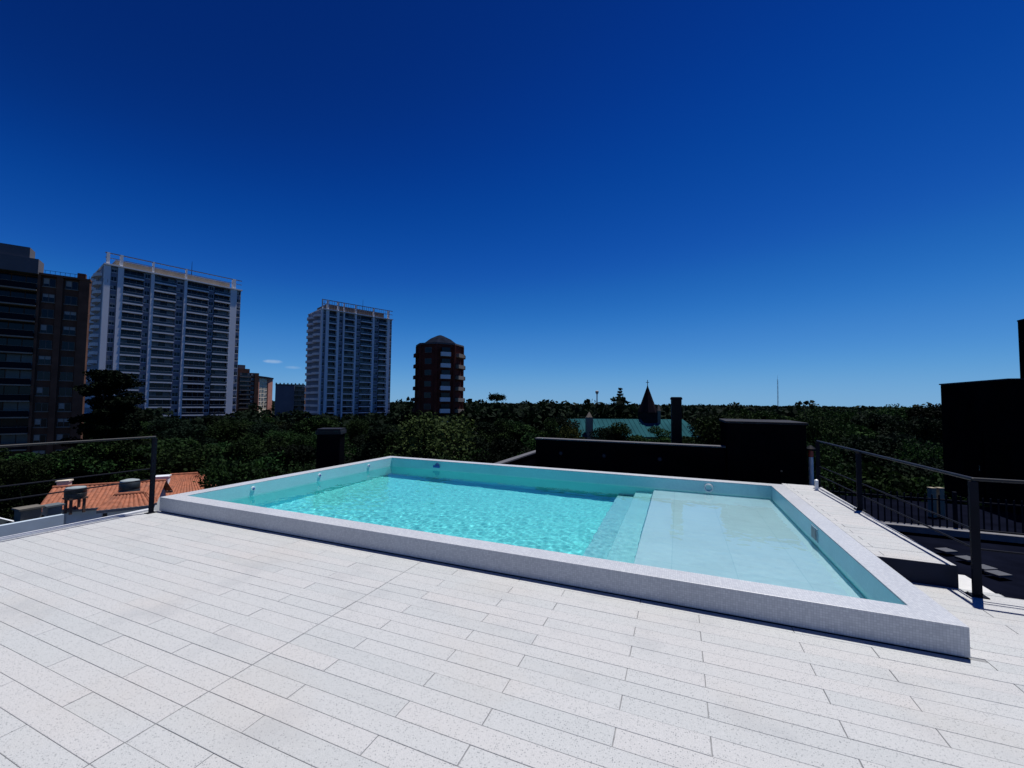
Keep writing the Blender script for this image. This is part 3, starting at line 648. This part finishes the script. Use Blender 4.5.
a = MB(); a.box(uu+.5, L-.5, .3, .36, H+1.0, H+1.05)
for i in range(14): a.box(uu+.6+i*.62, uu+.64+i*.62, .3, .36, H+.351, H+.999)
a.build('roof_railing', DARKM, t)
# octagonal brick tower with a domed roof
c_ = at(439, 400, 110); t = thing('octagonal_tower', 'dark red octagonal brick tower with a pitched slate roof', 'tower', (c_.x, c_.y, GZ), YAW+R(24))
rr_ = 6.1; Ht = 16.4-GZ; a = MB(); a.lathe([(rr_, 0), (rr_, Ht)], 8, rot=R(22.5)); a.build('wall', RBRK, t)
a = MB(); a.lathe([(rr_+.35, Ht+.002), (rr_+.35, Ht+.4)], 8, rot=R(22.5)); a.build('cornice', mat('pale_cornice', (.10, .08, .08), .8), t)
a = MB(); a.lathe([(4.9, Ht+.402), (4.6, Ht+.75), (2.9, Ht+2.05), (1.0, Ht+2.95), (.25, Ht+3.2)], 8, rot=R(22.5)); a.build('roof', mat('slate', (.012, .016, .028), .9, .3, .8, spec=0), t)
ap = rr_*math.cos(R(22.5))
for f in range(3, 10):
    z = f*2.9+.2
    for k in (-2, -1, 0, 1, 2):
        an = -math.pi/2+k*math.pi/4
        def P(r, s, zz): return (r*math.cos(an)-s*math.sin(an), r*math.sin(an)+s*math.cos(an), zz)
        def pb(mb, r0_, r1_, s0, s1, z0, z1):
            q = len(mb.v); mb.v += [P(r_, s_, z_) for z_ in (z0, z1) for s_ in (s0, s1) for r_ in (r0_, r1_)]
            for ff in ((0, 2, 3, 1), (4, 5, 7, 6), (0, 1, 5, 4), (2, 6, 7, 3), (0, 4, 6, 2), (1, 3, 7, 5)): mb.f.append(tuple(q+i for i in ff)); mb.mi.append(mb.cur)
        if k == 0:
            b = MB(); b.cur = 0; pb(b, ap+.01, ap+1.0, -1.25, 1.25, z, z+1.05); b.cur = 1; pb(b, ap+.012, ap+.9, -1.1, 1.1, z+1.06, z+2.2)
            b.build('bay_window', [WT, GLASS], t)
        elif k in (-2, 2, 1):
            b = MB(); pb(b, ap+.01, ap+1.1, -1.6, 1.6, z, z+.95); b.build('balcony', TAN if k == 1 else RBRK, t)
        else:
            b = MB(); pb(b, ap+.01, ap+.06, -1.0, 1.0, z+.9, z+2.3); wo = b.build('window', mat('frame_brown', (.10, .08, .07), .6), t)
            b = MB(); pb(b, ap+.061, ap+.08, -.88, .88, z+1.0, z+2.2); b.build('pane', GLASS, wo)
for k in range(8):
    an = R(22.5)+k*math.pi/4; a = MB(); a.lathe([(.42, 0), (.42, Ht-.01)], 8, (rr_*math.cos(an), rr_*math.sin(an))); a.build('corner_pier', RBRK, t)
# three lower blocks between the towers
E1 = [('pillar', 234, 239), ('bal', 239, 250), ('win', 250, 254), ('pillar', 254, 258)]
A_, B_ = (234, 268), (258, 279)
t, L, H, nf, fh, f0 = slab_building('balcony_block', 'dark brown block with pale balcony bands between the two white towers', 'building', A_, B_, 14, 19.8, 2.9, E1, BRK, TAN, BRK, -4, None)
a = MB(); a.box(1, L-5, 2, 10, H, H+2.6); a.build('roof_room', BRK, t); a = MB(); a.box(3, 7, 4, 8, H+2.601, H+5.2); a.build('lift_room', GREYB, t)
E2 = [('pillar', 254.5, 258.5), ('win', 258.5, 261.5), ('win', 261.5, 264.5), ('win', 264.5, 267.5), ('pillar', 267.5, 272)]
A_, B_ = (254.5, 285), (272, 315)
PINK = mat('pink_brick', (.36, .15, .11), .9, .2, .4); CREAM = mat('cream_panel', (.55, .48, .36), .85, .15, .3)
t, L, H, nf, fh, f0 = slab_building('cream_block', 'brick block with a cream window panel, right of the dark balcony block', 'building', A_, B_, 3.5, 17.5, 2.9, E2, CREAM, CREAM, PINK, -4, None)
a = MB(); a.prism([(-.3, -.5), (L/2, -1.6), (L+.3, -.5), (L+.3, 3.6), (-.3, 3.6)], H+.001, H+1.1); a.build('roof', mat('slate', (.012, .016, .028), .9, .3, .8, spec=0), t)
E3 = [('pillar', 275, 294), ('bal', 294, 304.5)]
A_, B_ = (275, 240), (304.5, 246)
t, L, H, nf, fh, f0 = slab_building('grey_block', 'plain grey block with a notched parapet left of the slimmer white tower', 'building', A_, B_, 12, 10.2, 2.9, E3, BRK, TAN, mat('blue_grey_wall', (.12, .14, .19), .85, .12, .2), -6, None, 1.2)
a = MB(); a.box(-.1, L+.1, -.2, .2, H+.001, H+.9)
for i in range(9): a.box(i*2.0, i*2.0+.7, -.2, .2, H+.902, H+1.6)
a.build('parapet', GREYB, t)
# church with green metal roof and slate spire
pa, pb = at(552, 418, 88), at(692, 418, 92); c_, a_, l_ = frame(pa, pb)
t = thing('church', 'church with a blue-green metal roof and dark pointed spire', 'church', (c_.x, c_.y, GZ), a_)
STONE = mat('church_stone', (.20, .17, .13), .9, .2, .6); GREEN = mat('patina_roof', (.022, .085, .10), .85, .2, .25, bump=.1, spec=0)
hx = l_/2; a = MB(); a.box(-hx, hx, -4.5, 4.5, 0, 7.6); a.build('wall', STONE, t)
zr_, ze_ = -1.7-GZ, -5.2-GZ
a = MB(); v_ = [(-hx-.4, -5, ze_), (hx+.4, -5, ze_), (hx+.4, 5, ze_), (-hx-.4, 5, ze_), (-hx-.4, 0, zr_), (hx-2.2, 0, zr_)]
for f_ in ((0, 1, 5, 4), (2, 3, 4, 5), (1, 2, 5), (3, 0, 4), (3, 2, 1, 0)): a.face([v_[i] for i in f_])
for i in range(int((2*hx-2)/1.0)):
    x = -hx+i*1.0; a.tube((x, -5, ze_+.03), (x, -.02, zr_+.03), .045, n=4)
a.build('roof', GREEN, t)
us = l_*(solve_u((552, 88), (692, 92), 648.5))-hx
a = MB(); a.box(us-1.6, us+1.6, -1.2, 2.0, 0, -1.2-GZ+1.0); a.build('tower', mat('tower_slate', (.02, .018, .02), .8, .3, 1, spec=0), t)
a = MB(); zb = -.2-GZ; a.lathe([(2.15, zb), (1.2, zb+2.6), (.03, zb+6.0)], 8, (us, .4), rot=R(22.5)); sp = a.build('spire', mat('spire_slate', (.015, .012, .016), .8, .3, 1, spec=0), t)
a = MB(); a.box(us-.05, us+.05, .35, .45, zb+5.9, zb+7.2); a.box(us-.35, us+.35, .36, .44, zb+6.6, zb+6.72); a.lathe([(.02, zb+5.7), (.16, zb+5.85), (.02, zb+6.02)], 8, (us, .4)); a.build('cross', DARKM, sp)
for px_, hz, s_ in ((583, -.3, .62), (656.5, -.2, .5)):
    x = l_*(solve_u((552, 88), (692, 92), px_))-hx; zt = (-1.2 if px_ < 600 else .5)-GZ
    a = MB(); a.box(x-s_, x+s_, -4.9, -4.9+2*s_, 0, zt) if px_ < 600 else a.box(x-s_*.7, x+s_*.7, -1.25, -.6, zr_-1, zt-.3)
    a.lathe([(s_*1.2, zt-.298 if px_ > 600 else zt+.002), (.05, zt+1.1)], 4, (x, -4.9+s_ if px_ < 600 else -.93), rot=R(45)); a.build('pinnacle', [STONE], t)
for i in range(6):
    x = -hx+2+i*(2*hx-4)/5; a = MB(); a.box(x-.5, x+.5, -4.56, -4.502, 4.0, 6.6); a.build('window', GLASS, t)
# mast and water tower on the horizon
q = at(778, 404, 380); t = thing('radio_mast', 'thin lattice radio mast on the horizon', 'mast', (q.x, q.y, GZ)); a = MB(); hm = 26-GZ
for k in range(3):
    an = k*2.094; a.tube((.75*math.cos(an), .75*math.sin(an), 0), (.3*math.cos(an), .3*math.sin(an), hm), .13, .09, 5)
for i in range(26):
    f_ = i/26; r_ = .75-.45*f_; z = f_*hm; z2 = (i+1)/26*hm; k = i % 3; an, an2 = k*2.094, (k+1)*2.094
    a.tube((r_*math.cos(an), r_*math.sin(an), z), (r_*math.cos(an2), r_*math.sin(an2), z2), .07, n=4)
a.build('lattice', mat('mast_grey', (.25, .24, .25), .6), t); a = MB(); a.tube((0, 0, hm-.2), (0, 0, hm+4), .08, .04, 5); a.build('tip', DARKM, t)
q = at(597, 404, 330); t = thing('water_tower', 'small slender water tower on the horizon, left of the tiered pine', 'tower', (q.x, q.y, GZ)); hm = 9-GZ
a = MB(); a.lathe([(.6, 0), (.42, hm)], 10); a.build('stem', mat('tower_concrete', (.28, .27, .27), .8), t)
a = MB(); a.lathe([(.5, hm), (1.3, hm+1.4), (1.35, hm+2.6), (.3, hm+3.2)], 12); a.build('bowl', mat('tower_concrete', (.28, .27, .27), .8), t)

# ------------------------------------------------------------------ vegetation
import numpy as np
def leaf_mat(name, dark, mid, light):
    m = bpy.data.materials.new(name); m.use_nodes = True; n, l = N(m); b = n['Principled BSDF']; b.inputs['Roughness'].default_value = .8; b.inputs['Specular IOR Level'].default_value = .06
    geo = n.new('ShaderNodeNewGeometry'); oi = n.new('ShaderNodeObjectInfo'); rp = n.new('ShaderNodeValToRGB'); e = rp.color_ramp.elements
    e[0].position = 0; e[0].color = (*dark, 1); e[1].position = 1; e[1].color = (*light, 1); x = e.new(.6); x.color = (*mid, 1)
    tc = n.new('ShaderNodeTexCoord'); nz = n.new('ShaderNodeTexNoise'); nz.inputs['Scale'].default_value = .8; l.new(tc.outputs['Object'], nz.inputs['Vector'])
    mx = n.new('ShaderNodeMath'); mx.operation = 'MULTIPLY_ADD'; mx.inputs[1].default_value = .32; l.new(geo.outputs['Random Per Island'], mx.inputs[0])
    m2 = n.new('ShaderNodeMath'); m2.operation = 'MULTIPLY_ADD'; m2.inputs[1].default_value = 1.7; m2.inputs[2].default_value = -.56; l.new(nz.outputs['Fac'], m2.inputs[0]); l.new(m2.outputs[0], mx.inputs[2])
    l.new(mx.outputs[0], rp.inputs[0])
    hs = n.new('ShaderNodeHueSaturation'); mr = n.new('ShaderNodeMapRange'); mr.inputs[3].default_value = .45; mr.inputs[4].default_value = 1.75; l.new(oi.outputs['Random'], mr.inputs[0]); l.new(mr.outputs[0], hs.inputs['Value'])
    mh = n.new('ShaderNodeMapRange'); mh.inputs[3].default_value = .475; mh.inputs[4].default_value = .52; l.new(oi.outputs['Random'], mh.inputs[0]); l.new(mh.outputs[0], hs.inputs['Hue'])
    l.new(rp.outputs[0], hs.inputs['Color']); l.new(hs.outputs[0], b.inputs['Base Color'])
    tr = n.new('ShaderNodeBsdfTranslucent'); l.new(hs.outputs[0], tr.inputs['Color']); ms = n.new('ShaderNodeMixShader'); ms.inputs[0].default_value = .18
    l.new(b.outputs[0], ms.inputs[1]); l.new(tr.outputs[0], ms.inputs[2]); l.new(ms.outputs[0], n['Material Output'].inputs[0]); return m
LEAF = leaf_mat('foliage', (.004, .010, .004), (.011, .026, .007), (.028, .055, .013))
LEAFD = leaf_mat('foliage_dark', (.002, .005, .003), (.004, .010, .005), (.011, .021, .008))
LEAFO = leaf_mat('foliage_olive', (.008, .014, .005), (.026, .040, .012), (.065, .085, .026))
LEAFY = leaf_mat('foliage_yellow', (.02, .032, .008), (.05, .07, .016), (.10, .12, .03))
BARK = mat('bark', (.035, .028, .022), .95, .3, 3, bump=.3)
def leaf_quads(c, n, s, up_b=.3, rng=None):
    nv = rng.normal(size=(len(c), 3)); nv[:, 2] += up_b; nv /= np.linalg.norm(nv, axis=1)[:, None]
    a = rng.normal(size=(len(c), 3)); t1 = np.cross(nv, a); t1 /= np.linalg.norm(t1, axis=1)[:, None]; t2 = np.cross(nv, t1)
    ss = (s*rng.uniform(.55, 1.3, len(c)))[:, None]
    v = np.stack([c-t1*ss-t2*ss*.35, c+t2*ss*-.75, c+t1*ss-t2*ss*.2, c+t1*ss*.45+t2*ss*.7, c-t1*ss*.5+t2*ss*.65], 1)
    v += rng.normal(size=v.shape)*s*.12; return v.reshape(-1, 3)
def mesh_quads(name, v, m, k=5):
    n = len(v)//k; me = bpy.data.meshes.new(name); me.vertices.add(len(v)); me.vertices.foreach_set('co', v.astype(np.float32).ravel())
    me.loops.add(n*k); me.loops.foreach_set('vertex_index', np.arange(n*k, dtype=np.int32)); me.polygons.add(n)
    me.polygons.foreach_set('loop_start', np.arange(0, n*k, k, dtype=np.int32)); me.update(calc_edges=True); me.validate(); me.materials.append(m); return me
def crown_round(name, seed, m, W=8, z0=4.2, z1=14, nb=26, n=9500, s=.155, flat=1):
    rng = np.random.default_rng(seed); H = z1-z0; P = []
    for i in range(nb):
        th = rng.uniform(0, 6.283); u = rng.uniform(-.75, .85); rad = math.sqrt(max(0.05, 1-u*u))*rng.uniform(.35, .78)
        c = np.array([W/2*rad*math.cos(th), W/2*rad*math.sin(th), z0+H*(.5+.42*u)]); r = rng.uniform(.14, .27)*W
        k = n//nb; d = rng.normal(size=(k, 3)); d /= np.linalg.norm(d, axis=1)[:, None]
        rr = r*rng.uniform(.55, 1.08, k)[:, None]; p = c+d*rr*np.array([1, 1, .72*flat]); P.append(p[p[:, 2] > z0-.5])
    return mesh_quads(name, leaf_quads(np.concatenate(P), n, s, .5, rng), m)
def trunk_mesh(name, seed, z0=4.5, z1=11, W=8, r=.3):
    rr = random.Random(seed); mb = MB(); pts = [Vector((0, 0, 0))]
    for i in range(1, 6): pts.append(Vector((rr.uniform(-.18, .18)*i*.5, rr.uniform(-.18, .18)*i*.5, z0*1.25*i/5)))
    for i in range(5): mb.tube(pts[i], pts[i+1], r*(1-.1*i), r*(1-.1*(i+1)), 8, cap=False)
    for i in range(8):
        th = i*.785+rr.uniform(-.3, .3); b = pts[3].lerp(pts[5], rr.random()); e = Vector((W*.32*math.cos(th), W*.32*math.sin(th), rr.uniform(z0+2, z1))); mdl = b.lerp(e, .5)+Vector((0, 0, .4))
        mb.tube(b, mdl, r*.42, r*.25, 6, cap=False); mb.tube(mdl, e, r*.25, r*.06, 6, cap=False)
    return mb.mesh(name, BARK)
CR = [crown_round('crown', 11+i, LEAF, nb=(20, 26, 34, 44)[i], flat=(1, .8, 1.15, .9)[i], s=(.15, .19, .13, .165)[i]) for i in range(4)]
CRD = [crown_round('crown', 31+i, LEAFD, nb=24) for i in range(2)]
CRO = crown_round('crown', 51, LEAFO, W=9, z0=3, nb=34, n=10500, s=.14); CRY = crown_round('crown', 61, LEAFY, nb=24, n=8000, s=.16)
TR = [trunk_mesh('trunk', 70+i) for i in range(3)]
VARI = {'a': CR[0], 'b': CR[1], 'c': CR[2], 'd': CR[3], 'k': CRD[0], 'l': CRD[1], 'o': CRO, 'y': CRY}
def tree(px, ytop, D, wpx, var, label, group, cat='tree', name='leafy_tree'):
    p = at(px, ytop, D); H = (p.z-GZ)/14.1; wm = wpx/F*D/8.2
    t = thing(name, label, cat, (p.x, p.y, GZ), rnd.uniform(0, 6.28), group)
    for nm, me in (('crown', VARI[var]), ('trunk', TR[rnd.randrange(3)])):
        o = bpy.data.objects.new(nm, me); COL.objects.link(o); o.parent = t
        o.scale = (wm, wm, H)
    return t
# individually described trees
tree(441, 406.5, 42, 92, 'o', 'round olive-green tree in front of the octagonal brick tower', 'trees around the pool building')
tree(573, 424, 55, 34, 'y', 'yellow-green tree at the left end of the church roof', 'trees around the pool building')
tree(628, 419, 62, 52, 'a', 'dark bushy tree in front of the church roof', 'trees around the pool building')
tree(722, 404.5, 50, 72, 'd', 'mid-green tree between the dark flue and the black plant room', 'trees around the pool building')
tree(318, 412, 75, 46, 'b', 'leafy tree at the foot of the slimmer white tower', 'trees around the pool building')
# tall dark cedar in front of the bigger white tower
p = at(111, 367, 60)
t = thing('cedar_tree', 'tall near-black cedar in front of the bigger white tower', 'tree', (p.x, p.y, GZ), 1.0, 'trees around the pool building')
rng = np.random.default_rng(5); P = []
Hc = p.z-GZ
for i in range(110):
    f_ = rng.uniform(.34, .95); rad = 4.4*math.sqrt(max(.04, 1-((f_-.58)/.39)**2))*rng.uniform(.1, .95)
    th = rng.uniform(0, 6.28); c = np.array([rad*math.cos(th), rad*math.sin(th), Hc*f_]); k = 190
    d = rng.normal(size=(k, 3)); d /= np.linalg.norm(d, axis=1)[:, None]; P.append(c+d*rng.uniform(.4, 1, k)[:, None]*np.array([1.7, 1.7, .75])*rng.uniform(.6, 1.1))
o = bpy.data.objects.new('crown', mesh_quads('crown', leaf_quads(np.concatenate(P), 0, .19, .8, rng), LEAFD)); COL.objects.link(o); o.parent = t
o = bpy.data.objects.new('trunk', trunk_mesh('trunk', 99, z0=12, z1=17, W=7, r=.45)); COL.objects.link(o); o.parent = t
# tiered pine and umbrella pine silhouettes
p = at(620, 389, 130); t = thing('tiered_pine', 'slim tiered pine rising above the treeline left of the church spire', 'tree', (p.x, p.y, GZ)); Hc = p.z-GZ; P = []
rng = np.random.default_rng(8)
for i in range(9):
    z = Hc*(.99-.048*i); r_ = .35+.30*i
    for k in range(11):
        th = k*.571+i*.3; q_ = np.linspace(.1, 1, 22)[:, None]*np.array([[r_*math.cos(th), r_*math.sin(th), .28]]); P.append(q_+np.array([0, 0, z])+rng.normal(size=(22, 3))*.13)
o = bpy.data.objects.new('crown', mesh_quads('crown', leaf_quads(np.concatenate(P), 0, .2, .6, rng), LEAFD)); COL.objects.link(o); o.parent = t
a = MB(); a.tube((0, 0, 0), (0, 0, Hc), .35, .04, 8); a.build('trunk', BARK, t)
p = at(497, 394, 120); t = thing('umbrella_pine', 'flat-topped pine standing above the treeline right of the brick tower', 'tree', (p.x, p.y, GZ)); Hc = p.z-GZ
P = [np.array([rng.uniform(-1, 1)*1.5, rng.uniform(-1, 1)*1.5, Hc-.9+rng.uniform(-.35, .2)])+rng.normal(size=(70, 3))*np.array([.5, .5, .4]) for i in range(22)]
o = bpy.data.objects.new('crown', mesh_quads('crown', leaf_quads(np.concatenate(P), 0, .2, .6, rng), LEAFD)); COL.objects.link(o); o.parent = t
a = MB(); a.tube((0, 0, 0), (0, 0, Hc-1), .3, .12, 8)
for th in (0, 2.1, 4.2): a.tube((0, 0, Hc-2.4), (.8*math.cos(th), .8*math.sin(th), Hc-1), .1, .04, 6)
a.build('trunk', BARK, t)
# canopy trees, zone by zone
def zone(label, group, rows, var):
    for (pa_, pb_, n, D, y, w_) in rows:
        for i in range(n):
            px = pa_+(pb_-pa_)*(i+.5)/n + rnd.uniform(-.3, .3)*(pb_-pa_)/n
            tree(px, y+rnd.uniform(-4.5, 6), D*rnd.uniform(.88, 1.14), w_*rnd.uniform(.85, 1.2), rnd.choice(var), label, group)
zone('leafy green tree beyond the left railing, below the brown brick block', 'trees below the brown block',
     [(-30, 95, 5, 40, 451, 60), (-30, 90, 4, 50, 446, 56)], 'abcd')
zone('leafy canopy tree behind the pool\'s left rim, below the white towers', 'canopy below the white towers',
     [(90, 310, 8, 44, 434, 62), (130, 310, 8, 70, 419, 44), (140, 400, 10, 100, 417, 34), (235, 400, 6, 66, 427, 44), (222, 400, 5, 34, 449, 66), (60, 200, 5, 47, 447, 48)], 'abcdkl')
zone('leafy canopy tree behind the pool\'s far rim, left of the dark wall', 'canopy behind the far rim',
     [(380, 415, 2, 52, 425, 50), (465, 565, 4, 46, 430, 50), (470, 570, 5, 75, 416, 40), (395, 580, 8, 120, 407, 32), (400, 545, 5, 36, 447, 56)], 'abkl')
zone('dark leafy tree around the church, beyond the long dark wall', 'canopy around the church',
     [(545, 720, 6, 130, 408, 30), (600, 740, 4, 70, 428, 40), (700, 800, 4, 85, 409, 40), (570, 700, 4, 45, 440, 44)], 'abckl')
zone('dark leafy tree in the dense canopy beyond the right railing', 'canopy beyond the right railing',
     [(760, 950, 6, 62, 405, 54), (800, 960, 5, 46, 412, 66), (800, 960, 4, 34, 432, 80), (790, 1000, 7, 95, 404, 40), (830, 960, 4, 28, 455, 90)], 'bckl')
# far woodland merging at the horizon
rng = np.random.default_rng(12); P = []; S = []
nfar = 4200
Dv = 105+rng.random(nfar)**1.7*1100; lat = (rng.random(nfar)*2-1)*1.5*Dv
hx_ = Vector((fw.x, fw.y, 0)).normalized(); h2 = np.array([hx_.x, hx_.y]); r2 = np.array([rt.x, rt.y])/math.hypot(rt.x, rt.y)
allv = []
for d_, l_ in zip(Dv, lat):
    c = h2*d_+r2*l_; r_ = rng.uniform(3.2, 6); top = GZ+rng.uniform(11.0, 15.2)+(rng.random() < .07)*rng.uniform(.5, 2.5); k = 60 if d_ < 350 else 30
    if l_ < -.27*d_ and d_ < 260: top -= 4.5
    q_ = rng.normal(size=(k, 3)); q_ /= np.linalg.norm(q_, axis=1)[:, None]; q_[:, 2] = np.abs(q_[:, 2])*1.1-.3
    c_all = np.array([c[0], c[1], top-r_*.8])+q_*np.array([r_, r_, r_*.8])*rng.uniform(.75, 1.05, (k, 1))
    allv.append(leaf_quads(c_all, 0, .75 if d_ < 350 else 1.25, .9, rng))
wv = np.concatenate(allv)
o = bpy.data.objects.new('far_woodland', mesh_quads('far_woodland', wv, LEAFD)); COL.objects.link(o)
tag(o, 'dark woodland reaching to the horizon in all directions', 'woodland', kind='stuff')
